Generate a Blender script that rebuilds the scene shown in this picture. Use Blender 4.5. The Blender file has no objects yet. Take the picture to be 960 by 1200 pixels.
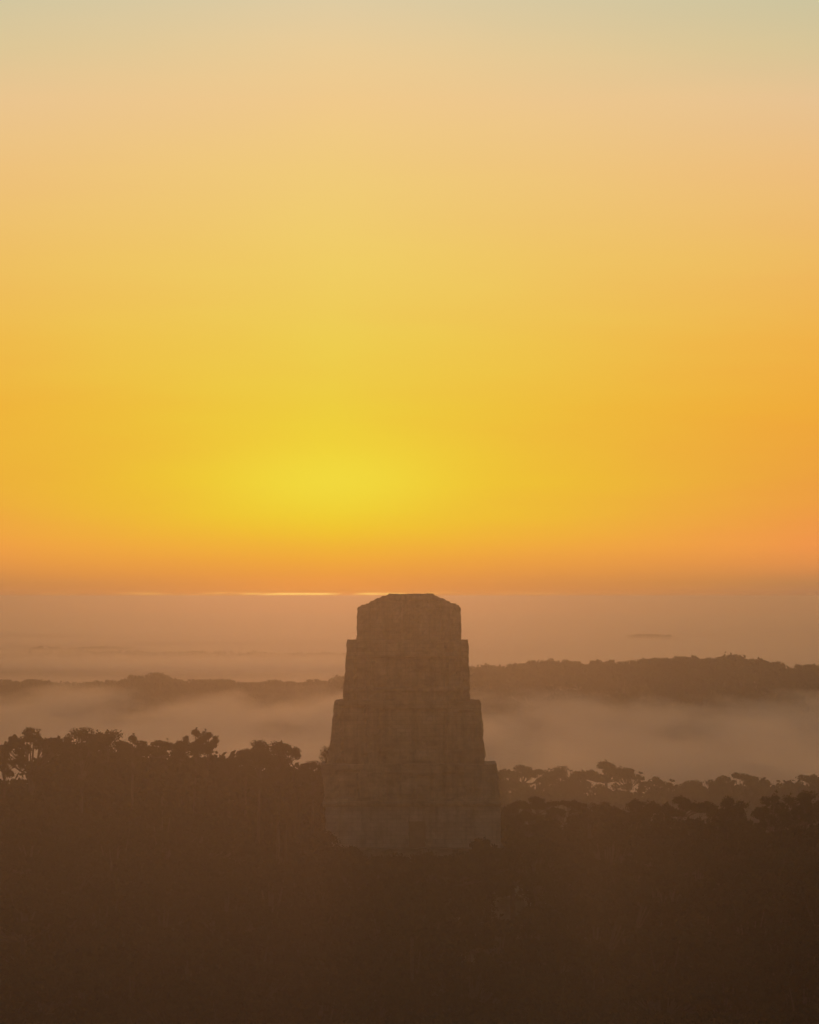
import bpy, math, random
import numpy as np
from mathutils import Vector, noise

sc = bpy.context.scene
col = sc.collection
F = 5114.0          # focal length in photograph pixels (960 wide)
HOR = 699.0         # horizon row in the photograph
CAMZ = 62.0
rnd = random.Random(7)
rng = np.random.default_rng(7)

def PX(px, Y): return (px - 480.0) / F * Y
def PZ(py, Y): return CAMZ + (HOR - py) / F * Y
def lin(c):
    o = []
    for v in c:
        v /= 255.0
        o.append(v / 12.92 if v <= 0.04045 else ((v + 0.055) / 1.055) ** 2.4)
    return (o[0], o[1], o[2], 1.0)

# ------------------------------------------------------------------ helpers
def mesh_np(name, verts, faces, smooth=False):
    """verts (n,3), faces (m,4) or (m,3) arrays"""
    me = bpy.data.meshes.new(name)
    verts = np.asarray(verts, np.float32); faces = np.asarray(faces, np.int32)
    k = faces.shape[1]
    me.vertices.add(len(verts)); me.vertices.foreach_set('co', verts.ravel())
    me.loops.add(faces.size); me.loops.foreach_set('vertex_index', faces.ravel())
    me.polygons.add(len(faces))
    me.polygons.foreach_set('loop_start', np.arange(0, faces.size, k, dtype=np.int32))
    if smooth: me.polygons.foreach_set('use_smooth', np.ones(len(faces), bool))
    me.update(calc_edges=True); me.validate()
    return me

def obj(name, me, mat=None, parent=None):
    o = bpy.data.objects.new(name, me); col.objects.link(o)
    if mat is not None and not me.materials: me.materials.append(mat)
    if parent is not None: o.parent = parent
    return o

def tag(o, label=None, cat=None, group=None, kind=None):
    if label: o['label'] = label
    if cat: o['category'] = cat
    if group: o['group'] = group
    if kind: o['kind'] = kind
    return o

def empty(name, loc, rz=0.0):
    o = bpy.data.objects.new(name, None); col.objects.link(o)
    o.location = loc; o.rotation_euler = (0, 0, rz); o.empty_display_size = 1
    return o

def interp(x, pts):
    xs = [p[0] for p in pts]; ys = [p[1] for p in pts]
    return np.interp(x, xs, ys)

# ------------------------------------------------------------------ materials
def new_mat(name):
    m = bpy.data.materials.new(name); m.use_nodes = True
    nt = m.node_tree; nt.nodes.clear()
    out = nt.nodes.new('ShaderNodeOutputMaterial')
    return m, nt, out

def noisy(nt, scale, detail, stops, coord='Object', stretch=None):
    tc = nt.nodes.new('ShaderNodeTexCoord')
    n = nt.nodes.new('ShaderNodeTexNoise'); n.inputs['Scale'].default_value = scale
    n.inputs['Detail'].default_value = detail
    if stretch:
        mp = nt.nodes.new('ShaderNodeMapping'); mp.inputs['Scale'].default_value = stretch
        nt.links.new(tc.outputs[coord], mp.inputs['Vector']); nt.links.new(mp.outputs[0], n.inputs['Vector'])
    else:
        nt.links.new(tc.outputs[coord], n.inputs['Vector'])
    r = nt.nodes.new('ShaderNodeValToRGB')
    r.color_ramp.elements[0].position = stops[0][0]; r.color_ramp.elements[0].color = (*stops[0][1], 1)
    r.color_ramp.elements[1].position = stops[-1][0]; r.color_ramp.elements[1].color = (*stops[-1][1], 1)
    for p, c in stops[1:-1]:
        e = r.color_ramp.elements.new(p); e.color = (*c, 1)
    nt.links.new(n.outputs['Fac'], r.inputs['Fac'])
    return n, r

def leaf_mat(name, c1, c2):
    m, nt, out = new_mat(name)
    n, r = noisy(nt, 0.9, 3, [(0.3, c1), (0.7, c2)])
    d = nt.nodes.new('ShaderNodeBsdfDiffuse'); t = nt.nodes.new('ShaderNodeBsdfTranslucent')
    mx = nt.nodes.new('ShaderNodeMixShader'); mx.inputs[0].default_value = 0.25
    nt.links.new(r.outputs[0], d.inputs[0]); nt.links.new(r.outputs[0], t.inputs[0])
    nt.links.new(d.outputs[0], mx.inputs[1]); nt.links.new(t.outputs[0], mx.inputs[2])
    nt.links.new(mx.outputs[0], out.inputs[0])
    return m

def rough_mat(name, scale, stops, bump=0.0, bscale=3.0, stretch=None):
    m, nt, out = new_mat(name)
    n, r = noisy(nt, scale, 6, stops, stretch=stretch)
    b = nt.nodes.new('ShaderNodeBsdfPrincipled'); b.inputs['Roughness'].default_value = 0.95
    nt.links.new(r.outputs[0], b.inputs['Base Color']); nt.links.new(b.outputs[0], out.inputs[0])
    if bump:
        tc = nt.nodes.new('ShaderNodeTexCoord')
        n2 = nt.nodes.new('ShaderNodeTexNoise'); n2.inputs['Scale'].default_value = bscale; n2.inputs['Detail'].default_value = 5
        nt.links.new(tc.outputs['Object'], n2.inputs['Vector'])
        bp = nt.nodes.new('ShaderNodeBump'); bp.inputs['Strength'].default_value = bump; bp.inputs['Distance'].default_value = 0.3
        nt.links.new(n2.outputs['Fac'], bp.inputs['Height']); nt.links.new(bp.outputs[0], b.inputs['Normal'])
    return m

def stone_mat(name, stops, streak, course):
    """weathered masonry: blotches, dark rain streaks and worn courses"""
    m = rough_mat(name, 0.45, stops, 0.8, 1.6, (1, 1, 1.7)); nt = m.node_tree; N = nt.nodes.new; L = nt.links.new
    b = next(n for n in nt.nodes if n.type == 'BSDF_PRINCIPLED'); src = b.inputs['Base Color'].links[0].from_socket
    tc = N('ShaderNodeTexCoord')
    mp = N('ShaderNodeMapping'); mp.inputs['Scale'].default_value = (1.1, 1.1, .12); L(tc.outputs['Object'], mp.inputs[0])
    n = N('ShaderNodeTexNoise'); n.inputs['Scale'].default_value = 1; n.inputs['Detail'].default_value = 6; n.inputs['Roughness'].default_value = .65; L(mp.outputs[0], n.inputs['Vector'])
    r = N('ShaderNodeMapRange'); L(n.outputs['Fac'], r.inputs['Value']); r.inputs['From Min'].default_value = .46; r.inputs['From Max'].default_value = .66; r.inputs['To Max'].default_value = streak
    mx = N('ShaderNodeMix'); mx.data_type = 'RGBA'; L(r.outputs[0], mx.inputs[0]); L(src, mx.inputs[6]); mx.inputs[7].default_value = (.07, .055, .035, 1)
    sp = N('ShaderNodeSeparateXYZ'); L(tc.outputs['Object'], sp.inputs[0]); cb = N('ShaderNodeCombineXYZ'); L(sp.outputs['X'], cb.inputs[0]); L(sp.outputs['Z'], cb.inputs[1])
    br = N('ShaderNodeTexBrick'); L(cb.outputs[0], br.inputs['Vector']); br.inputs['Scale'].default_value = 1; br.inputs['Brick Width'].default_value = .9; br.inputs['Row Height'].default_value = .42
    br.inputs['Mortar Size'].default_value = .035; br.inputs['Mortar Smooth'].default_value = .6; br.inputs['Color1'].default_value = (1, 1, 1, 1); br.inputs['Color2'].default_value = (.74, .74, .74, 1); br.inputs['Mortar'].default_value = (.4, .4, .4, 1)
    m2 = N('ShaderNodeMix'); m2.data_type = 'RGBA'; m2.blend_type = 'MULTIPLY'; m2.inputs[0].default_value = course; L(mx.outputs[2], m2.inputs[6]); L(br.outputs['Color'], m2.inputs[7])
    L(m2.outputs[2], b.inputs['Base Color'])
    return m

M_leaf = [leaf_mat('leaf_dark', (0.024, 0.030, 0.012), (0.044, 0.052, 0.020)),
          leaf_mat('leaf_mid', (0.030, 0.038, 0.014), (0.052, 0.060, 0.024)),
          leaf_mat('leaf_olive', (0.036, 0.038, 0.015), (0.060, 0.060, 0.025))]
M_bark = rough_mat('bark', 2.0, [(0.3, (0.045, 0.036, 0.026)), (0.7, (0.09, 0.072, 0.052))], 0.5, 6)
M_ground = rough_mat('forest_floor', 0.02, [(0.3, (0.030, 0.036, 0.016)), (0.7, (0.055, 0.058, 0.026))])
M_stone = stone_mat('weathered_limestone', [(0.3, (0.20, 0.145, 0.088)), (0.47, (0.38, 0.28, 0.175)), (0.6, (0.46, 0.345, 0.225)), (0.75, (0.58, 0.45, 0.31))], .5, .4)
M_stone2 = stone_mat('pale_limestone', [(0.3, (0.33, 0.26, 0.20)), (0.5, (0.46, 0.375, 0.30)), (0.75, (0.56, 0.475, 0.39))], .4, .45)
M_stone3 = rough_mat('mossy_stone', 0.5, [(0.35, (0.06, 0.07, 0.03)), (0.5, (0.15, 0.13, 0.09)), (0.7, (0.27, 0.24, 0.18))], 0.8, 2.0)
M_dark = rough_mat('chamber_plaster', 1.0, [(0.3, (0.22, 0.17, 0.12)), (0.7, (0.32, 0.25, 0.18))])

# ------------------------------------------------------------------ terrain: height of the canopy top
LEFT = [(0, 16), (250, 18), (345, 25), (372, 29), (400, 33.5), (435, 38.5), (470, 43.2), (500, 43), (560, 38), (650, 30), (800, 20), (900, 12), (1050, 5), (1300, 3), (1900, 4), (40000, 4)]
RIGHT = [(0, 16), (250, 18), (345, 24.5), (400, 30), (450, 35), (500, 38.3), (540, 34), (600, 31), (690, 31), (750, 31.5), (820, 24), (900, 14), (1050, 5), (1300, 3), (1900, 4), (40000, 4)]
CREST = [(-900, 792), (-400, 795), (-100, 798), (0, 797), (60, 798), (130, 797), (150, 793), (182, 788), (210, 794), (260, 796), (330, 798), (372, 795), (400, 790), (440, 784), (500, 779),
         (553, 778), (600, 778), (640, 772), (700, 772), (760, 769), (800, 768), (830, 765), (862, 766), (900, 772), (930, 778), (960, 777), (1100, 785), (1400, 780), (1900, 792)]
def ridgeY(px): return np.interp(px, [0, 380, 600, 960], [2150, 2120, 2060, 2000])
def canopy_top(x, y):
    x = np.asarray(x, float); y = np.asarray(y, float)
    t = np.clip((x + 12) / 24.0, 0, 1); t = t * t * (3 - 2 * t)
    c = interp(y, LEFT) * (1 - t) + interp(y, RIGHT) * t
    c = c + 1.3 * np.sin(x * 0.045 + 1.0) * np.sin(y * 0.03) * (y < 1000)
    yr = np.full_like(x, 2200.0)
    for _ in range(3):
        yr = ridgeY(480 + F * x / yr)
    px = 480 + F * x / yr
    crest = CAMZ + (HOR - interp(px, CREST)) / F * yr - 2.0
    w = np.where(y < yr, 170.0, 260.0)
    c = c + (crest - c) * np.exp(-((y - yr) / w) ** 2)
    return c
def tree_h(y): return np.where(np.asarray(y) < 900, 24.0, 17.0)
def ground_z(x, y):
    x = np.asarray(x, float); y = np.asarray(y, float)
    hh = np.interp(y, [0, 850, 1000, 40000], [24, 24, 11, 11]) if True else 0
    g = canopy_top(x, y) - hh
    # levelled plinth the pyramid stands on
    r = np.sqrt((x / 1.1) ** 2 + (y - 458) ** 2); k = np.clip((34 - r) / 16, 0, 1)
    return g * (1 - k) + 13.0 * k

# ground sheet, finer near the camera's axis, out past the haze
ys = np.concatenate([np.arange(-400, 200, 60), np.arange(200, 1000, 8), np.arange(1000, 2900, 22), np.arange(2900, 6000, 120), np.arange(6000, 15900, 500), [15900]])
xs = np.concatenate([-np.array([6900, 5000, 3800, 2900, 2200, 1700, 1350, 1050]), np.arange(-850, -200, 30), np.arange(-200, 201, 8), np.arange(230, 860, 30), np.array([1050, 1350, 1700, 2200, 2900, 3800, 5000, 6900])])
GX, GY = np.meshgrid(xs, ys)
GZ = ground_z(GX, GY)
v = np.stack([GX.ravel(), GY.ravel(), GZ.ravel()], 1)
ny_, nx_ = GX.shape
idx = np.arange(ny_ * nx_).reshape(ny_, nx_)
f = np.stack([idx[:-1, :-1].ravel(), idx[:-1, 1:].ravel(), idx[1:, 1:].ravel(), idx[1:, :-1].ravel()], 1)
tag(obj('ground', mesh_np('ground', v, f, True), M_ground), kind='structure')
GMIN = float(GZ.min())

# ------------------------------------------------------------------ trees
def tube(P, R, n=6):
    """polyline tube -> verts, quads"""
    P = np.asarray(P, float); V = []; Q = []
    for i in range(len(P)):
        a = P[min(i + 1, len(P) - 1)] - P[max(i - 1, 0)]; a /= np.linalg.norm(a) + 1e-9
        u = np.cross(a, [0, 0, 1.0] if abs(a[2]) < 0.9 else [1.0, 0, 0]); u /= np.linalg.norm(u)
        w = np.cross(a, u)
        for k in range(n):
            t = 2 * math.pi * k / n
            V.append(P[i] + R[i] * (math.cos(t) * u + math.sin(t) * w))
    for i in range(len(P) - 1):
        for k in range(n):
            Q.append((i * n + k, i * n + (k + 1) % n, (i + 1) * n + (k + 1) % n, (i + 1) * n + k))
    return V, Q

def leaves(centers, radii, n, size, g, flat=0.6, shell=0.35):
    """n leaf-clump quads scattered in clumps"""
    centers = np.asarray(centers, float); radii = np.asarray(radii, float)
    w = radii ** 1.8; w /= w.sum()
    k = g.choice(len(centers), n, p=w)
    d = g.normal(size=(n, 3)); d /= np.linalg.norm(d, axis=1)[:, None]
    r = (shell + (1 - shell) * g.random(n)) ** 0.7 * (1 + .22 * np.abs(g.normal(size=n)) * (g.random(n) < .45))
    p = centers[k] + d * (radii[k] * r)[:, None] * [1, 1, flat]
    a = g.normal(size=(n, 3)); a /= np.linalg.norm(a, axis=1)[:, None]
    b = np.cross(a, g.normal(size=(n, 3))); b /= np.linalg.norm(b, axis=1)[:, None]
    s = size * (0.55 + 0.9 * g.random(n))[:, None]
    a = a * s; b = b * s * 0.6
    V = np.stack([p - a, p - b * 0.9, p + a, p + b], 1).reshape(-1, 3)
    Q = np.arange(n * 4).reshape(n, 4)
    return V, Q

def tree_variant(seed, style, H=24.0, nleaf=9500, leaf=0.19):
    """crown and trunk meshes, origin at the foot. style: dome, umbrella, lacy, lobed, column"""
    r = random.Random(seed); g = np.random.default_rng(seed)
    R = {'dome': 4.3, 'umbrella': 4.8, 'lacy': 4.2, 'lobed': 3.6, 'column': 2.6}[style]
    depth = {'dome': 5.5, 'umbrella': 2.6, 'lacy': 5.0, 'lobed': 6.0, 'column': 7.0}[style]
    TV, TQ = [], []
    def add(P, Rr, n=6):
        a, q = tube(P, Rr, n); o = len(TV); TV.extend(a); TQ.extend([tuple(i + o for i in t) for t in q])
    fork = H - depth - 1.2
    lean = (r.uniform(-.5, .5), r.uniform(-.5, .5))
    top = np.array([lean[0], lean[1], fork])
    add([(0, 0, -19), (0, 0, 0.4), (lean[0] * .3, lean[1] * .3, fork * .4), tuple(top)], [.62, .48, .36, .28], 8)
    C, CR = [], []
    nl = {'dome': 8, 'umbrella': 8, 'lacy': 8, 'lobed': 6, 'column': 5}[style]
    for i in range(nl):
        an = 2 * math.pi * (i + r.uniform(-.3, .3)) / nl
        rr = R * r.uniform(.5, .82)
        if style == 'umbrella': zt = H - r.uniform(.5, 1.2) - 2.8 * (rr / R) ** 2
        elif style == 'column': zt = H - depth * r.uniform(.15, .8)
        else: zt = H - .8 - depth * .95 * (rr / R) ** 2 * r.uniform(.5, 1.3)
        tip = np.array([lean[0] + rr * math.cos(an), lean[1] + rr * math.sin(an), zt])
        mid = top * .45 + tip * .55 + np.array([0, 0, -.5])
        add([tuple(top), tuple(mid), tuple(tip)], [.19, .12, .05])
        for j in range(8):
            a2 = an + r.uniform(-1.2, 1.2)
            q = tip + np.array([math.cos(a2), math.sin(a2), 0]) * r.uniform(.08, .4) * R + np.array([0, 0, r.uniform(-.8, .9) * (0.4 if style == 'umbrella' else 1)])
            add([tuple(mid), tuple(q)], [.08, .03], 4)
            C.append(q); CR.append(r.uniform(.45, 1.05) * (R / 4.2) * (.62 if style == 'lacy' else 1))
        if style in ('dome', 'lobed', 'column'):
            C.append(mid + [0, 0, .6]); CR.append(1.3)
    for j in range({'dome': 7, 'umbrella': 7, 'lacy': 5, 'lobed': 4, 'column': 5}[style]):
        an = r.uniform(0, 6.28); rr = R * r.uniform(0, .42)
        q = np.array([lean[0] + rr * math.cos(an), lean[1] + rr * math.sin(an), H - r.uniform(.4, 1.5)])
        add([tuple(top), tuple(q)], [.14, .04], 5)
        C.append(q); CR.append(r.uniform(.8, 1.35) * (.75 if style == 'lacy' else 1))
    if style in ('dome', 'umbrella', 'column'):
        pass
    # lower, inner foliage hanging below the outer shell
    for j in range({'dome': 26, 'umbrella': 10, 'lacy': 5, 'lobed': 10, 'column': 8}[style]):
        an = r.uniform(0, 6.28); rr = R * r.uniform(.1, .75)
        q = np.array([lean[0] + rr * math.cos(an), lean[1] + rr * math.sin(an), H - depth * r.uniform(.7, 1.9) - (2 if style == 'umbrella' else 0)])
        add([tuple(top - [0, 0, 2.5]), tuple(q)], [.10, .04], 4)
        C.append(q); CR.append(r.uniform(.9, 1.4))
    for j in range({'lacy': 26, 'umbrella': 16}.get(style, 12)):
        k = r.randrange(len(C)); d = np.array([r.gauss(0, 1), r.gauss(0, 1), r.uniform(.1, 1.3)]); d /= np.linalg.norm(d)
        q = np.array(C[k]) + d * CR[k] * r.uniform(1.1, 1.55)
        add([tuple(C[k]), tuple(q)], [.05, .02], 4); C.append(q); CR.append(r.uniform(.12, .3))
    n = int(nleaf * {'lacy': .62, 'dome': 1.35}.get(style, 1))
    LV, LQ = leaves(C, CR, n, leaf, g, flat={'umbrella': .5, 'lacy': .7}.get(style, .78))
    return mesh_np('crown_' + style, LV, LQ), mesh_np('trunk_' + style, TV, TQ, True)

VAR = []
for s, (style, mi) in enumerate([('dome', 0), ('dome', 1), ('umbrella', 0), ('lobed', 1), ('lacy', 2), ('dome', 2), ('umbrella', 1), ('lobed', 0), ('column', 1), ('lacy', 0)]):
    c, t = tree_variant(100 + s, style)
    c.materials.append(M_leaf[mi]); t.materials.append(M_bark)
    VAR.append((style, c, t))

# individual trees: everything in the photograph's frame out to the first dark skyline, and the hazy row behind on the right
placed = []
def place_tree(name, x, y, ztop, var, wscale, rz, label, cat='tree', group=None):
    gz = float(ground_z(x, y)); H = ztop - gz
    e = empty(name, (x, y, gz), rz)
    tag(e, label, cat, group)
    st, c, t = VAR[var]
    for nm, me in (('crown', c), ('trunk', t)):
        o = obj(nm, me, None, e); o.scale = (wscale, wscale, wscale); o.location = (0, 0, H - 24.0 * wscale)
    placed.append((x, y))
    return e

def P_tree(px, py, Y, var, wpx, rz, label, name='jungle_tree', dy=0):
    st = VAR[var][0]; R = {'dome': 4.9, 'umbrella': 5.3, 'lacy': 4.6, 'lobed': 4.2, 'column': 3.1}[st]
    w = wpx / F * Y / (2 * R)
    place_tree(name, PX(px, Y), Y, PZ(py, Y), var, w, rz, label)

# skyline trees, left
P_tree(34, 852, 474, 4, 88, 0.4, 'lacy tree with sky showing through its crown, at the left end of the near skyline')
P_tree(5, 872, 470, 9, 50, 1.9, 'thin crowned tree half cut by the left picture edge on the near skyline', )
P_tree(95, 855, 470, 1, 62, 2.2, 'rounded dense tree just right of the lacy tree on the near skyline')
P_tree(130, 856, 474, 0, 64, 0.2, 'wide domed dense tree in the middle of the left skyline clump')
P_tree(155, 863, 471, 3, 34, 1.1, 'short stepped crown on the right shoulder of the domed skyline clump')
P_tree(192, 868, 473, 2, 56, 0.7, 'low flat topped tree between the domed clump and the twin lobed tree')
P_tree(228, 856, 472, 3, 34, 0.5, 'taller lobed tree with two leafy heads standing above the left skyline')
P_tree(243, 858, 474, 7, 30, 2.6, 'narrow lobed tree at the skyline gap, two trees left of the lone round tree')
P_tree(213, 868, 474, 6, 40, 1.6, 'small crown tucked against the left side of the twin lobed tree')
P_tree(303, 869, 470, 1, 48, 1.2, 'broad round topped tree alone between two skyline gaps left of the temple')
P_tree(326, 869, 472, 0, 50, 2.9, 'right half of the paired round crowns just left of the temple')
P_tree(288, 878, 473, 5, 30, 0.9, 'small low tree on the left flank of the lone round tree')
P_tree(366, 893, 470, 1, 40, 2.1, 'lowest skyline tree touching the left corner of the temple')
P_tree(268, 891, 472, 5, 34, 0.1, 'low tree at the bottom of the skyline gap beside the lone round tree')
# hazy row, right
HZ = [(612, 897, 730, 6, 60, 'wide flat hazy tree right of the temple wall'),
      (655, 900, 735, 1, 50, 'rounded hazy tree between the flat tree and the big umbrella tree'),
      (712, 893, 720, 2, 66, 'big hazy umbrella tree with gaps under its arching crown, right of the temple'),
      (738, 901, 728, 4, 36, 'thin hazy tree under the right edge of the big umbrella tree'),
      (772, 909, 715, 4, 44, 'sparse spiky hazy tree right of the big umbrella tree'),
      (812, 915, 725, 5, 52, 'low rounded hazy tree in the dip of the right hazy row'),
      (868, 905, 705, 9, 62, 'raised hazy tree with ragged branches near the right end of the row'),
      (845, 911, 712, 0, 40, 'small round hazy tree left of the ragged raised one'),
      (896, 915, 712, 3, 40, 'narrow hazy tree right of the ragged raised one'),
      (948, 907, 690, 9, 56, 'ragged dark tree cut by the right picture edge on the hazy row'),
      (924, 920, 700, 1, 36, 'low crown in the notch beside the right edge tree'),
      (590, 903, 740, 0, 44, 'hazy tree half hidden behind the right corner of the temple'),
      (676, 908, 722, 5, 36, 'small hazy crown just left of the big umbrella tree')]
for px, py, Y, var, w, lab in HZ: P_tree(px, py, Y, var, w, px * 0.37, lab)
# nearer dark skyline, right
DK = [(600, 943, 505, 0, 52, 'dark round tree against the hazy row, next to the temple wall'),
      (628, 934, 503, 6, 60, 'dark flat topped tree below the wide flat hazy tree'),
      (668, 937, 506, 9, 50, 'dark ragged crown below the gap left of the big umbrella tree'),
      (702, 942, 504, 1, 56, 'dark round tree directly below the big hazy umbrella tree'),
      (748, 938, 500, 5, 60, 'dark dome right of and below the big hazy umbrella tree'),
      (800, 934, 503, 2, 64, 'dark flat crown below the dip in the hazy row'),
      (850, 934, 497, 0, 60, 'dark dome below the ragged raised hazy tree'),
      (902, 933, 500, 7, 50, 'dark lobed tree below the notch of the hazy row'),
      (945, 929, 494, 1, 56, 'dark dome at the right picture edge, in front of the hazy row')]
for px, py, Y, var, w, lab in DK: P_tree(px, py, Y, var, w, px * 0.29, lab)

def in_temple(x, y): return abs(x) < 21 and 432 < y < 482
def clash(x, y, d):
    return any((x - a) ** 2 + (y - b) ** 2 < d * d for a, b in placed)
spots = []
y = 347.0; row = 0
while y < 500:
    hw = 0.0945 * y + 2.5
    x = -hw + (row % 2) * 3.6
    while x < hw:
        xx = x + rnd.uniform(-1.6, 1.6); yy = y + rnd.uniform(-2, 2)
        if not in_temple(xx, yy) and not clash(xx, yy, 4.2) and not (xx < -8 and yy > 462): spots.append((xx, yy))
        x += 7.6
    y += 7.3; row += 1
yy0 = 690
for y in (686, 700):
    x = 8.0
    while x < 0.094 * y + 3:
        if not clash(x, y, 5): spots.append((x + rnd.uniform(-1.5, 1.5), y + rnd.uniform(-3, 3)))
        x += 10.5
for px, py, Y in ((392, 996, 432), (418, 1004, 430), (447, 1003, 429), (470, 1001, 428), (500, 1000, 428), (526, 1003, 427), (548, 1000, 429), (575, 996, 431), (604, 975, 434), (628, 985, 430), (375, 975, 434), (512, 1036, 421), (482, 1040, 420)):
    place_tree('jungle_tree', PX(px, Y), Y, PZ(py, Y), rnd.choice([0, 1, 5, 6]), rnd.uniform(.7, .85), rnd.uniform(0, 6), 'one of the dark trees standing against the foot of the temple', group='trees at the temple foot')
spots = [p for p in spots if not clash(p[0], p[1], 3.8)]
N_IND = 262
GL = 'forest trees of the dark canopy'
for i, (x, y) in enumerate(spots[:N_IND]):
    far = y > 600
    var = rnd.choice([0, 1, 5, 5, 0, 2, 6, 3, 7, 8, 4] if not far else [0, 1, 5, 2, 6])
    zt = float(canopy_top(x, y)) + (rnd.uniform(-2.6, 1.2) if y < 480 else rnd.uniform(-2.5, -.3))
    if in_temple(x, y + 14) : zt = min(zt, 36.3)
    place_tree('jungle_tree', x, y, zt, var, rnd.uniform(.92, 1.25) * (1.25 if far else 1), rnd.uniform(0, 6.28),
               'one of the unlit trees in the uniform dark canopy below the skyline', group=GL)
print('individual trees', len(placed), 'spots', len(spots))

# ---- forest masses (stuff): merged from small clumps
def merge_forest(name, pts, nl, leaf, R, label, mats, Hh, seed):
    g = np.random.default_rng(seed)
    pts = np.asarray(pts, float); n = len(pts)
    top = pts[:, 2]
    s = R * (0.75 + 0.5 * g.random(n))
    # several knobs per tree give an uneven outline
    K = 7
    ang = g.random((n, K)) * 6.283; rr = s[:, None] * (0.25 + 0.6 * g.random((n, K)))
    cx = pts[:, 0, None] + rr * np.cos(ang); cy = pts[:, 1, None] + rr * np.sin(ang)
    cz = top[:, None] - s[:, None] * .35 - 1.2 * s[:, None] * (rr / s[:, None]) ** 2 * g.random((n, K)) - .3
    C = np.stack([cx, cy, cz], 2).reshape(-1, 3); CR = np.repeat(s * .42, K)
    V, Q = leaves(C, CR, n * nl, leaf, g, flat=.75)
    # trunks: thin tapered 3-sided posts
    b = 0.28
    TV = np.stack([pts + [b, 0, -.3 * R], pts + [-b, b, -.3 * R], pts + [-b, -b, -.3 * R]], 1)
    TB = TV.copy(); TB[:, :, 2] -= Hh
    TT = np.concatenate([TB, TV], 1).reshape(-1, 3)
    base = np.arange(n)[:, None] * 6 + len(V)
    q = np.concatenate([base + [[0, 1, 4, 3]], base + [[1, 2, 5, 4]], base + [[2, 0, 3, 5]]], 0)
    V = np.concatenate([V, TT]); Q = np.concatenate([Q, q])
    o = obj(name, mesh_np(name, V, Q), mats)
    tag(o, label, 'forest', kind='stuff')
    return o

def grid_pts(y0, y1, step, half, keep, jit=.45, dz=(-3, .5)):
    P = []
    y = y0
    while y < y1:
        x = -half(y)
        while x < half(y):
            xx = x + rnd.uniform(-jit, jit) * step; yy = y + rnd.uniform(-jit, jit) * step
            if keep(xx, yy): P.append((xx, yy))
            x += step
        y += step
    P = np.array(P)
    z = canopy_top(P[:, 0], P[:, 1]) + rng.uniform(dz[0], dz[1], len(P))
    return np.column_stack([P, z])
placed_arr = np.array(placed)
def free(x, y):
    if in_temple(x, y): return False
    if y > 476 and x < -9.5 and y < 530: return True
    if abs(x) < 0.0945 * y + 3 and 340 < y < 500: return False
    if abs(x) < 12 and 340 < y < 432: return False
    return float(np.min((placed_arr[:, 0] - x) ** 2 + (placed_arr[:, 1] - y) ** 2)) > 25
pn = grid_pts(230, 900, 9.5, lambda y: 0.12 * y + 45, free, dz=(-2.2, -.4))
pn2 = grid_pts(476, 500, 4.5, lambda y: 0.12 * y, lambda x, y: x < -11, dz=(-1.2, .3)); pn2[:, 2] += .1
pn3 = grid_pts(474, 492, 3.6, lambda y: 0.1 * y, lambda x, y: 55 < 480 + F * x / y < 252, dz=(0, 1))
pn3[:, 2] = [PZ(880 + 5 * math.sin(a * .9) + rnd.uniform(-2, 4), 480) for a in pn3[:, 0]]
pn4 = grid_pts(348, 500, 5.2, lambda y: 0.1 * y + 5, lambda x, y: not in_temple(x, y) and not (abs(x) < 15 and y > 420), dz=(-4.6, -2.2))
pn = np.concatenate([pn, pn2, pn3, pn4])
merge_forest('forest', pn, 620, 0.42, 5.2, 'dark jungle canopy filling the slopes behind and beside the temple', M_leaf[0], 22, 3)
pv = grid_pts(905, 1860, 12, lambda y: 0.11 * y + 30, lambda x, y: True)
merge_forest('valley_forest', pv, 90, 0.9, 6.5, 'forest in the valley half buried in low fog behind the temple', M_leaf[1], 13, 4)
pr = grid_pts(1870, 2620, 7.5, lambda y: 0.12 * y + 40, lambda x, y: True, dz=(-2.8, .9))
pr[:, 2] += 1.1 + np.array([2.6 * noise.noise(Vector((a * .055, b * .02, 3.3))) + 1.3 * noise.noise(Vector((a * .15, b * .08, 9.1))) for a, b in pr[:, :2]]) 
yrp = ridgeY(480 + F * pr[:, 0] / pr[:, 1])
pr = pr[np.abs(pr[:, 1] - yrp) < 190]
merge_forest('ridge_forest', pr, 150, 0.62, 3.9, 'wooded ridge rising dark out of the fog across the middle distance', M_leaf[0], 13, 5)
# far woods standing out of the lowland mist
def far_wood(name, px0, px1, Y, prof, label, depth, seed, step=13):
    g = random.Random(seed); P = []
    x = PX(px0, Y)
    while x < PX(px1, Y):
        for k in range(int(depth / step)):
            px = 480 + F * x / Y
            top = PZ(float(interp(px, prof)), Y)
            P.append((x + g.uniform(-5, 5), Y + k * step * 1.6 + g.uniform(-5, 5), top - abs(g.gauss(0, 1.6))))
        x += step
    merge_forest(name, P, 55, 1.7, 8.0, label, M_leaf[0], 20, seed)
far_wood('far_wood', 735, 800, 6000, [(735, 748), (745, 743.5), (765, 742), (785, 743.5), (800, 749)], 'flat dark island of trees in the mist above the right ridge', 120, 11)
far_wood('far_wood', 640, 725, 5600, [(640, 755), (655, 753), (668, 755), (690, 756), (704, 753), (718, 755), (725, 757)], 'very faint treetops poking from mist left of the flat dark island', 60, 12)
far_wood('far_wood', 25, 170, 5200, [(25, 762), (38, 757), (48, 757), (60, 762), (80, 759), (100, 757), (125, 756.5), (150, 760), (170, 763)], 'faint uneven treeline in the mist at the far left', 120, 13)
far_wood('far_wood', -120, 430, 4300, [(-120, 768), (0, 766), (60, 765), (200, 765.5), (330, 766), (430, 767)], 'long level band of dark forest behind the left ridge', 200, 14)

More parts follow.
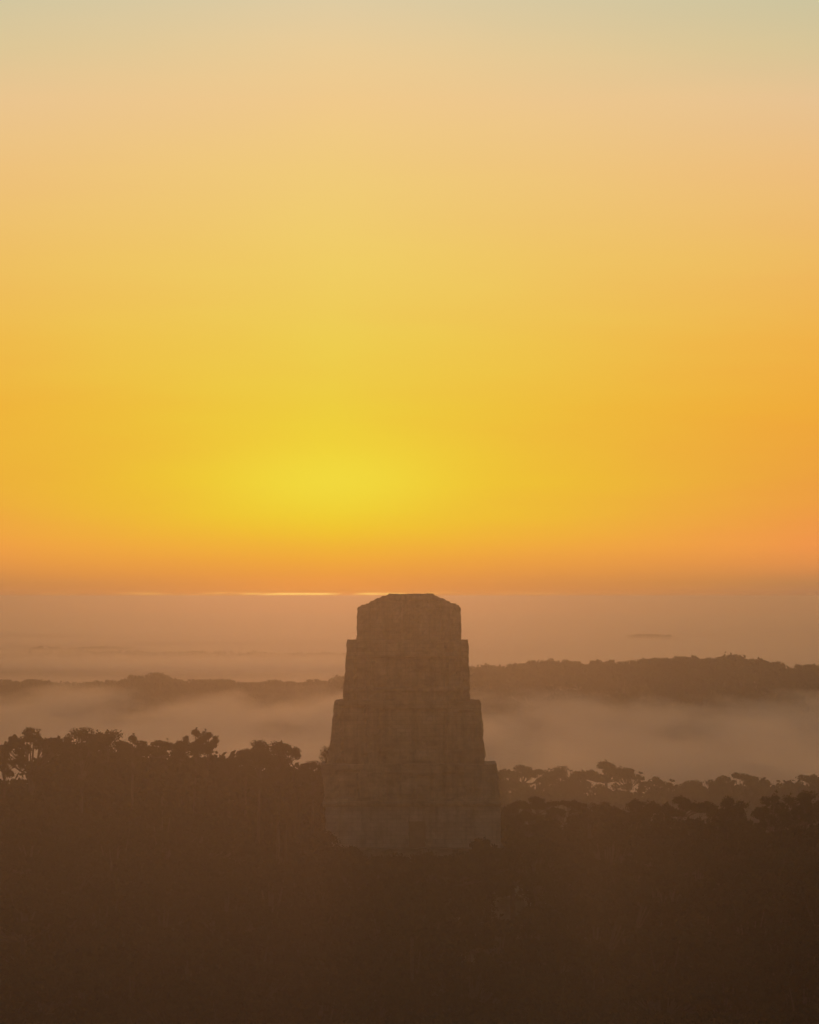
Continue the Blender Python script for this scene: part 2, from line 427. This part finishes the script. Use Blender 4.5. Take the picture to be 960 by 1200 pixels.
# ------------------------------------------------------------------ temple
TY = 451.0
def loft(rows, front=None, nx=60, nyd=10, dz=0.22, amp=0.11, seed=0):
    """rows: (z, xl, xr, yf, yb) bottom to top -> closed eroded block. front(x,z)->push of the front face (metres inwards)"""
    zs = []
    for a, b in zip(rows[:-1], rows[1:]):
        n = max(1, int(round((b[0] - a[0]) / dz)))
        zs += [(a[0] + (b[0] - a[0]) * i / n) for i in range(n)]
    zs.append(rows[-1][0])
    rz = [r[0] for r in rows]
    ring = []
    V = []
    for z in zs:
        xl, xr, yf, yb = [float(np.interp(z, rz, [r[k] for r in rows])) for k in range(1, 5)]
        pts = [(xl + (xr - xl) * i / nx, yf, 0) for i in range(nx)] + [(xr, yf + (yb - yf) * i / nyd, 1) for i in range(nyd)] \
            + [(xr + (xl - xr) * i / nx, yb, 2) for i in range(nx)] + [(xl, yb + (yf - yb) * i / nyd, 3) for i in range(nyd)]
        for x, y, s in pts:
            if s == 0 and front: y = y + front(x, z)
            q = Vector((x * .9 + seed * 7.1, y * .9, z * 1.1))
            d = noise.noise_vector(q) * amp + noise.noise_vector(q * 3.1) * amp * .6 + noise.noise_vector(q * 8.3) * amp * .5
            # corners crumble most
            ed = min(x - xl, xr - x); chip = max(0.0, 1 - ed / .7) * max(0.0, noise.noise(Vector((z * 1.3 + seed * 3, seed * 5.0, 0 if x < 0 else 9)))) * amp * 1.6
            x = x + chip if x - xl < xr - x else x - chip
            V.append((x + d.x, y + d.y, z + d.z * .6))
    nr = 2 * nx + 2 * nyd; Q = []
    for i in range(len(zs) - 1):
        for k in range(nr):
            a = i * nr + k; b = i * nr + (k + 1) % nr
            Q.append((a, b, b + nr, a + nr))
    me = bpy.data.meshes.new('block')
    n0 = len(V)
    top = (len(zs) - 1) * nr
    def capgrid(o, flip):
        # fill ring with strips front-back
        out = []
        fr = [o + i for i in range(nx + 1)]
        bk = [o + nx + nyd + (nx - i) for i in range(nx + 1)]
        for i in range(nx):
            qd = (fr[i], fr[i + 1], bk[i + 1], bk[i])
            out.append(qd[::-1] if flip else qd)
        return out
    Fc = [list(q) for q in Q] + [list(q) for q in capgrid(0, True)]
    for q in capgrid(top, False): Fc.append(list(q))
    # side slivers of the caps
    for o in (0, top):
        Fc.append([o + nx + i for i in range(nyd + 1)])
        Fc.append([o + 2 * nx + nyd + i for i in range(nyd)] + [o])
    me.from_pydata(V, [], Fc); me.update()
    return me

def bx(px): return PX(px, TY)
def bz(py): return PZ(py, TY)
temple = empty('stone_temple', (0, TY, 0))
tag(temple, 'tall brown stone temple with stepped roof comb rising above the dark forest', 'temple')
def part(name, me, mat, parent=temple):
    o = obj(name, me, mat, parent)
    o.matrix_parent_inverse.identity()
    if parent is temple: o.location = (0, -TY, 0)
    return o
def stripes(c, w, d):
    return lambda x, z: sum(d for cc in c if abs(x - cc) < w)
def f_top(x, z):     # recessed centre panel with worn ribs
    v = 0.0
    if abs(x) < 3.3 and z < bz(704): v += .22
    for c in (-4.1, 4.2): v += .14 * math.exp(-((x - c) / .25) ** 2)
    return v
comb = part('roof_comb', loft([(bz(897), bx(383), bx(570), TY + 1.2, TY + 7.4), (bz(880), bx(385.5), bx(568.3), TY + 1.3, TY + 7.3), (bz(866), bx(387.5), bx(567), TY + 1.4, TY + 7.2), (bz(822.5), bx(392), bx(563.5), TY + 1.6, TY + 7.0), (bz(821), bx(393), bx(562.5), TY + 1.7, TY + 6.9)],
    lambda x, z: (.30 if abs(x - .3) < 3.4 and z < bz(832) else 0) + (.35 if (-7.0 < x < -4.6 and z < bz(828)) else 0) + (.28 if 4.9 < x < 6.6 and bz(880) < z < bz(834) else 0), nx=60, seed=1), M_stone)
part('comb_tier', loft([(bz(822), bx(401.3), bx(551.5), TY + 2.0, TY + 6.4), (bz(800), bx(402.8), bx(551), TY + 2.1, TY + 6.3), (bz(752), bx(406.6), bx(549), TY + 2.3, TY + 6.1), (bz(750), bx(407.4), bx(548.3), TY + 2.4, TY + 6.0)],
    lambda x, z: (.26 if abs(x) < 3.9 and bz(806) < z < bz(772) else 0) + (.3 if -5.6 < x < -4.5 and z < bz(760) else 0) + (.16 if 4.8 < x < 5.4 and z < bz(760) else 0) - (.16 if abs(z - bz(769)) < .25 or abs(z - bz(808)) < .25 else 0), nx=56, seed=2), M_stone, comb)
part('comb_tier', loft([(bz(751), bx(417.5), bx(540.8), TY + 2.5, TY + 5.8), (bz(731), bx(418), bx(540.6), TY + 2.55, TY + 5.75), (bz(713), bx(418.6), bx(540.2), TY + 2.6, TY + 5.7)],
    f_top, nx=50, seed=3, amp=.09), M_stone, comb)
CR_ROWS = [(713.3, 419, 540), (711.4, 419.4, 539.6), (711.1, 422, 538.6), (709.2, 423.5, 538), (709.0, 428, 535.6), (707.4, 429.5, 534.6), (707.1, 432.5, 528.5), (704.4, 434.5, 525.5), (704.1, 438, 522.5), (701.4, 441, 519.5), (701.1, 444, 516.5), (698.4, 448, 512.5), (698.1, 452, 510.5), (695.9, 456, 508)]
part('comb_crest', loft([(bz(p), bx(l), bx(r), TY + 2.65 + i * .02, TY + 5.65 - i * .02) for i, (p, l, r) in enumerate(CR_ROWS)],
    lambda x, z: .18 if abs(x) < 3.3 and z < bz(704) else 0, nx=50, seed=4, amp=.10, dz=.15), M_stone, comb)
# upper facade with eroded mask panels, cornice, wall
frz = part('facade', loft([(bz(941), bx(381), bx(585), TY - .2, TY + 9), (bz(918), bx(379), bx(584), TY + .1, TY + 8.9), (bz(897), bx(375.5), bx(582.5), TY + .4, TY + 8.7), (bz(895.3), bx(376.5), bx(581.8), TY + .5, TY + 8.6)],
    lambda x, z: (.35 if abs(x - 1.6) < .75 and bz(936) < z < bz(910) else 0) + (.2 if (3.2 < x < 5.6 or -2.6 < x < .2) and bz(934) < z < bz(906) else 0) + (.3 if -7.4 < x < -5.4 and bz(934) < z < bz(904) else 0), nx=64, seed=5, amp=.12), M_stone)
part('cornice', loft([(bz(944.5), bx(379), bx(587), TY - .75, TY + 9.3), (bz(941), bx(378), bx(588), TY - .85, TY + 9.4), (bz(938.5), bx(379), bx(587), TY - .75, TY + 9.3)], None, nx=64, seed=6, amp=.1, dz=.15), M_stone)
DX0, DX1, DZ1 = bx(479), bx(499), bz(962)
wl = part('wall', loft([(bz(993), bx(381.5), DX0, TY - .5, TY + 9), (bz(944.8), bx(382), DX0, TY - .45, TY + 9)], None, nx=34, seed=7, amp=.05), M_stone2)
wl2 = part('wall', loft([(bz(993), DX1, bx(587), TY - .5, TY + 9), (bz(944.8), DX1, bx(586.5), TY - .45, TY + 9)], None, nx=30, seed=8, amp=.05), M_stone2)
part('lintel', loft([(DZ1, DX0 + .05, DX1 - .05, TY - .44, TY + .5), (bz(944.9), DX0 + .05, DX1 - .05, TY - .44, TY + .5)], None, nx=8, nyd=3, seed=9, amp=.03), M_stone2)
part('chamber', loft([(bz(993), DX0 + .06, DX1 - .06, TY + .3, TY + 2.8), (bz(945), DX0 + .06, DX1 - .06, TY + .3, TY + 2.8)], None, nx=8, nyd=3, seed=10, amp=.03), M_dark)
# terraces of the pyramid
zt = bz(993) - .02
x0, x1, yf, yb = bx(378), bx(590), TY - 2.6, TY + 11
for i in range(5):
    h = 4.7
    part('terrace', loft([(zt - h, x0 - .9, x1 + .9, yf - .9, yb + .9), (zt - .25, x0 - .1, x1 + .1, yf - .1, yb + .1), (zt, x0, x1, yf, yb)], None, nx=60, dz=.6, seed=20 + i, amp=.22), M_stone3)
    zt -= h; x0 -= 2.1; x1 += 2.1; yf -= 2.3; yb += 2.1
# stairway: a solid flight with every tread modelled
SV, SQ = [], []
sx0, sx1 = bx(476), bx(538)
z = bz(993); yy = TY - 2.7; n = 62; rise = 22.5 / n; run = 12.9 / n
for i in range(n):
    a = yy - run * (i + 1); b = yy + .35 if i == 0 else yy - run * i + .02
    zt_ = z - rise * i + rnd.uniform(-.03, .03); zb = 10.5
    o = len(SV)
    SV += [(sx0, a, zb), (sx1, a, zb), (sx1, b, zb), (sx0, b, zb), (sx0, a, zt_), (sx1, a, zt_), (sx1, b, zt_), (sx0, b, zt_)]
    SQ += [tuple(o + k for k in q) for q in ((0, 1, 5, 4), (1, 2, 6, 5), (2, 3, 7, 6), (3, 0, 4, 7), (4, 5, 6, 7), (3, 2, 1, 0))]
part('stairway', mesh_np('stairway', SV, SQ), M_stone3)

# shrub rooted on the temple's left shoulder
def bush(name, px, py0, py1, dy, wpx, label, seed):
    g = np.random.default_rng(seed); r = random.Random(seed)
    H = (py0 - py1) / F * TY; W = wpx / F * TY / 2
    e = empty(name, (bx(px), TY + dy, bz(py0) - .05)); tag(e, label, 'shrub')
    C, CR, TV, TQ = [], [], [], []
    for i in range(7):
        an = r.uniform(0, 6.28); q = (W * .7 * r.random() * math.cos(an), W * .5 * math.sin(an), H * r.uniform(.35, .85))
        a, b = tube([(0, 0, 0), (q[0] * .4, q[1] * .4, q[2] * .5), q], [.04, .03, .012], 5); o = len(TV); TV += a; TQ += [tuple(k + o for k in t) for t in b]
        C.append(q); CR.append(H * .28)
    V, Q = leaves(C, CR, 500, .09, g)
    obj('leaves', mesh_np('shrub_leaves', V, Q), M_leaf[1], e); obj('stem', mesh_np('shrub_stem', TV, TQ), M_bark, e)
bush('shrub', 381.5, 897, 874, 2.5, 15, 'shrub growing on the left shoulder ledge of the temple', 1)

# ------------------------------------------------------------------ haze and fog
def box_mesh(name, x0, x1, y0, y1, z0, z1):
    V = [(x0, y0, z0), (x1, y0, z0), (x1, y1, z0), (x0, y1, z0), (x0, y0, z1), (x1, y0, z1), (x1, y1, z1), (x0, y1, z1)]
    Q = [(3, 2, 1, 0), (4, 5, 6, 7), (0, 1, 5, 4), (1, 2, 6, 5), (2, 3, 7, 6), (3, 0, 4, 7)]
    return mesh_np(name, V, Q)
HAZE_D, HAZE_G = 0.00022, 0.92
HAZE_C = (1.0, 0.86, 0.86, 1)
m, nt, out = new_mat('haze')
pv_ = nt.nodes.new('ShaderNodeVolumePrincipled')
pv_.inputs['Color'].default_value = HAZE_C; pv_.inputs['Density'].default_value = HAZE_D; pv_.inputs['Anisotropy'].default_value = HAZE_G
nt.links.new(pv_.outputs[0], out.inputs['Volume'])
tag(obj('haze', box_mesh('haze', -7000, 7000, -600, 16000, GMIN - 1.5, CAMZ + 1.3), m), 'thin golden haze lying over the whole forest', 'haze', kind='stuff')

m, nt, out = new_mat('glare_veil')  # thin volume added to brighten the near view like veiling lens glare
pv_ = nt.nodes.new('ShaderNodeVolumePrincipled')
pv_.inputs['Color'].default_value = (1.0, .75, .62, 1); pv_.inputs['Density'].default_value = 0.0009; pv_.inputs['Anisotropy'].default_value = HAZE_G
nt.links.new(pv_.outputs[0], out.inputs['Volume'])
tag(obj('mist', box_mesh('mist', -160, 14, 25, 325, GMIN - 1.1, CAMZ + 1.15), m), 'thin mist volume added in front of the temple, standing in for veiling lens glare', 'mist', kind='stuff')  # stops short on the right so that side stays darker

m, nt, out = new_mat('hollow_mist')
pv_ = nt.nodes.new('ShaderNodeVolumePrincipled')
pv_.inputs['Color'].default_value = (1.0, .88, .82, 1); pv_.inputs['Density'].default_value = 0.0012; pv_.inputs['Anisotropy'].default_value = HAZE_G
nt.links.new(pv_.outputs[0], out.inputs['Volume'])
tag(obj('mist', box_mesh('mist', 12.5, 95, 535, 675, GMIN - 1.2, 42), m), 'pale mist in the hollow between the dark and the hazy tree rows, right of the temple', 'mist', kind='stuff')

def fog_mat(name, dens, ztop, soft, scale, thr, amp):
    """density falls off softly towards ztop and is broken up by drifting noise"""
    m, nt, out = new_mat(name)
    N = nt.nodes.new; L = nt.links.new
    tc = N('ShaderNodeTexCoord'); sep = N('ShaderNodeSeparateXYZ'); L(tc.outputs['Object'], sep.inputs[0])
    mp = N('ShaderNodeMapping'); mp.inputs['Scale'].default_value = scale; L(tc.outputs['Object'], mp.inputs[0])
    n = N('ShaderNodeTexNoise'); n.inputs['Scale'].default_value = 1; n.inputs['Detail'].default_value = 4.5; n.inputs['Roughness'].default_value = .6
    L(mp.outputs[0], n.inputs['Vector'])
    # top of the fog = ztop + amp*(noise-.5)
    a = N('ShaderNodeMath'); a.operation = 'MULTIPLY_ADD'; L(n.outputs['Fac'], a.inputs[0]); a.inputs[1].default_value = amp * 2; a.inputs[2].default_value = ztop - amp
    s = N('ShaderNodeMath'); s.operation = 'SUBTRACT'; L(a.outputs[0], s.inputs[0]); L(sep.outputs['Z'], s.inputs[1])
    d = N('ShaderNodeMath'); d.operation = 'DIVIDE'; L(s.outputs[0], d.inputs[0]); d.inputs[1].default_value = soft; d.use_clamp = True
    mr = N('ShaderNodeMapRange'); mr.interpolation_type = 'SMOOTHSTEP'; L(n.outputs['Fac'], mr.inputs['Value']); mr.inputs['From Min'].default_value = thr[0]; mr.inputs['From Max'].default_value = thr[1]
    mr.inputs['To Min'].default_value = thr[2]; mr.inputs['To Max'].default_value = 1
    p1 = N('ShaderNodeMath'); p1.operation = 'MULTIPLY'; L(d.outputs[0], p1.inputs[0]); L(mr.outputs[0], p1.inputs[1])
    p2 = N('ShaderNodeMath'); p2.operation = 'MULTIPLY'; L(p1.outputs[0], p2.inputs[0]); p2.inputs[1].default_value = dens
    pv = N('ShaderNodeVolumePrincipled'); pv.inputs['Color'].default_value = (1, .90, .88, 1); pv.inputs['Anisotropy'].default_value = HAZE_G
    L(p2.outputs[0], pv.inputs['Density']); L(pv.outputs[0], out.inputs['Volume'])
    m.cycles.volume_step_rate = 0.5
    return m
tag(obj('fog', box_mesh('fog', -420, 420, 900, 2050, GMIN - .7, 32), fog_mat('valley_fog', .012, 21.5, 8, (.021, .0022, .06), (.41, .60, .16), 9)),
    'bright patchy fog bank in the valley behind the temple', 'fog', kind='stuff')
tag(obj('fog', box_mesh('fog', -2500, 2500, 2700, 14500, GMIN - .8, 14), fog_mat('plain_fog', .0065, 8.5, 5, (.0009, .0016, .01), (.45, .56, .0), 4)),
    'low pale mist covering the plain beyond the wooded ridge', 'fog', kind='stuff')

# ------------------------------------------------------------------ light and sky
SUN_EL, SUN_AZ = math.radians(2.0), math.atan((392 - 480) / F)
s = Vector((math.sin(SUN_AZ) * math.cos(SUN_EL), math.cos(SUN_AZ) * math.cos(SUN_EL), math.sin(SUN_EL)))
ld = bpy.data.lights.new('sun', 'SUN'); ld.energy = 0.0162; ld.angle = math.radians(.5); ld.color = (1.0, .43, .21)
lo = bpy.data.objects.new('sun', ld); col.objects.link(lo); lo.rotation_euler = (-s).to_track_quat('-Z', 'Y').to_euler(); lo.location = (-50, 0, 200)

w = bpy.data.worlds.new('World'); sc.world = w; w.use_nodes = True
nt = w.node_tree; nt.nodes.clear(); N = nt.nodes.new; L = nt.links.new
def M(op, a, b=None, c=None, clamp=False):
    n = N('ShaderNodeMath'); n.operation = op; n.use_clamp = clamp
    for i, v in enumerate((a, b, c)):
        if v is None: continue
        if isinstance(v, (int, float)): n.inputs[i].default_value = v
        else: L(v, n.inputs[i])
    return n.outputs[0]
out = N('ShaderNodeOutputWorld'); tc = N('ShaderNodeTexCoord'); sep = N('ShaderNodeSeparateXYZ'); L(tc.outputs['Generated'], sep.inputs[0])
X, Y, Z = sep.outputs
hyp = M('SQRT', M('ADD', M('MULTIPLY', X, X), M('MULTIPLY', Y, Y)))
el = M('MULTIPLY', M('ARCTAN2', Z, hyp), F)                  # elevation, in 1/5114 rad
az = M('ADD', M('MULTIPLY', M('ARCTAN2', X, Y), F), 90.0)    # azimuth from the glow
def ramp(fac, stops, vmax):
    r = N('ShaderNodeValToRGB'); r.color_ramp.interpolation = 'LINEAR'
    st = sorted([(min(1, (HOR - py) / vmax), lin(c)) for py, c in stops])
    e = r.color_ramp.elements
    e[0].position, e[0].color = st[0]; e[1].position, e[1].color = st[-1]
    for p, c in st[1:-1]:
        q = e.new(p); q.color = c
    L(fac, r.inputs[0]); return r.outputs[0]
VM = 2000.0
elf = M('DIVIDE', el, VM, clamp=True)
CEN = [(697, (236, 148, 64)), (680, (240, 154, 60)), (655, (243, 172, 52)), (630, (242, 190, 44)), (600, (240, 202, 42)), (560, (240, 204, 46)), (480, (238, 205, 62)), (400, (238, 204, 80)), (300, (240, 204, 102)), (200, (240, 202, 122)),
       (120, (240, 201, 138)), (60, (234, 203, 150)), (0, (223, 203, 162)), (-150, (200, 196, 168)), (-500, (140, 165, 180)), (-1300, (95, 125, 160))]
SID = [(697, (178, 123, 84)), (683, (188, 130, 80)), (664, (224, 142, 77)), (640, (243, 149, 76)), (600, (239, 156, 68)), (560, (237, 161, 63)), (480, (240, 167, 58)), (400, (240, 177, 72)), (300, (238, 185, 98)), (200, (237, 189, 124)),
       (120, (231, 194, 145)), (60, (216, 196, 150)), (0, (204, 195, 158)), (-150, (182, 186, 164)), (-500, (125, 150, 168)), (-1300, (85, 112, 150))]
c1 = ramp(elf, CEN, VM); c2 = ramp(elf, SID, VM)
# slow uneven streaks of high thin cloud
mp = N('ShaderNodeMapping'); mp.inputs['Scale'].default_value = (9, 9, 60); L(tc.outputs['Generated'], mp.inputs[0])
ns = N('ShaderNodeTexNoise'); ns.inputs['Scale'].default_value = 2.2; ns.inputs['Detail'].default_value = 5; L(mp.outputs[0], ns.inputs['Vector'])
nsv = M('SUBTRACT', ns.outputs['Fac'], .5)
t = M('POWER', M('DIVIDE', M('ABSOLUTE', az), 590.0, clamp=True), 1.05)
t = M('ADD', t, M('MULTIPLY', nsv, .32), clamp=True)
mx = N('ShaderNodeMix'); mx.data_type = 'RGBA'; L(t, mx.inputs[0]); L(c1, mx.inputs[6]); L(c2, mx.inputs[7])
# warm core where the sun sits behind the veil
gx = M('DIVIDE', az, 135.0); gy = M('DIVIDE', M('SUBTRACT', el, HOR - 562.0), 44.0)
g = M('EXPONENT', M('MULTIPLY', M('ADD', M('MULTIPLY', gx, gx), M('MULTIPLY', gy, gy)), -1.0))
gl = N('ShaderNodeMix'); gl.data_type = 'RGBA'; gl.blend_type = 'MIX'; L(M('MULTIPLY', g, .72), gl.inputs[0]); L(mx.outputs[2], gl.inputs[6]); gl.inputs[7].default_value = lin((243, 221, 64))
# lit edges of the cloud line on the horizon
mp2 = N('ShaderNodeMapping'); mp2.inputs['Scale'].default_value = (90, 90, 900); L(tc.outputs['Generated'], mp2.inputs[0])
n2 = N('ShaderNodeTexNoise'); n2.inputs['Scale'].default_value = 1.0; n2.inputs['Detail'].default_value = 4; L(mp2.outputs[0], n2.inputs['Vector'])
e1 = M('DIVIDE', M('SUBTRACT', el, M('MULTIPLY_ADD', ns.outputs['Fac'], 3.0, 1.9)), 1.3); line = M('EXPONENT', M('MULTIPLY', M('MULTIPLY', e1, e1), -1.0))
u1 = M('DIVIDE', M('SUBTRACT', az, -25.0), 165.0); line = M('MULTIPLY', line, M('EXPONENT', M('MULTIPLY', M('MULTIPLY', u1, u1), -1.0)))
ng = N('ShaderNodeMapRange'); L(n2.outputs['Fac'], ng.inputs['Value']); ng.inputs['From Min'].default_value = .40; ng.inputs['From Max'].default_value = .56
line = M('MULTIPLY', line, ng.outputs[0])
g2 = N('ShaderNodeMix'); g2.data_type = 'RGBA'; L(line, g2.inputs[0]); L(gl.outputs[2], g2.inputs[6]); g2.inputs[7].default_value = (1.5, .95, .2, 1)
# away from the dawn: the plain Nishita sky
sk = N('ShaderNodeTexSky'); sk.sky_type = 'NISHITA'; sk.sun_disc = False; sk.sun_elevation = SUN_EL; sk.sun_rotation = SUN_AZ; sk.dust_density = 3
away = N('ShaderNodeMapRange'); away.interpolation_type = 'SMOOTHSTEP'; L(M('ABSOLUTE', az), away.inputs['Value']); away.inputs['From Min'].default_value = 1200; away.inputs['From Max'].default_value = 7000
up = N('ShaderNodeMapRange'); up.interpolation_type = 'SMOOTHSTEP'; L(el, up.inputs['Value']); up.inputs['From Min'].default_value = 1100; up.inputs['From Max'].default_value = 3200
fac = M('MAXIMUM', away.outputs[0], up.outputs[0])
bgN = N('ShaderNodeBackground'); L(sk.outputs[0], bgN.inputs[0]); bgN.inputs[1].default_value = 0.09
bgD = N('ShaderNodeBackground'); L(g2.outputs[2], bgD.inputs[0]); bgD.inputs[1].default_value = 1.0
ms = N('ShaderNodeMixShader'); L(fac, ms.inputs[0]); L(bgD.outputs[0], ms.inputs[1]); L(bgN.outputs[0], ms.inputs[2]); L(ms.outputs[0], out.inputs[0])

# ------------------------------------------------------------------ camera, render
cd = bpy.data.cameras.new('camera'); cd.sensor_fit = 'HORIZONTAL'; cd.sensor_width = 36; cd.lens = F / 960 * 36; cd.clip_start = 1; cd.clip_end = 40000
co = bpy.data.objects.new('camera', cd); col.objects.link(co); co.location = (0, 0, CAMZ)
co.rotation_euler = (math.radians(90) + math.atan((HOR - 600) / F), 0, 0); sc.camera = co
vs = sc.view_settings; vs.view_transform = 'Standard'; vs.look = 'None'; vs.exposure = 0; vs.gamma = 1
c = sc.cycles
c.max_bounces = 4; c.diffuse_bounces = 2; c.glossy_bounces = 1; c.transmission_bounces = 2; c.volume_bounces = 1; c.transparent_max_bounces = 8
c.use_denoising = True
try: c.denoiser = 'OPENIMAGEDENOISE'
except Exception: pass
c.use_adaptive_sampling = True; c.adaptive_threshold = 0.01
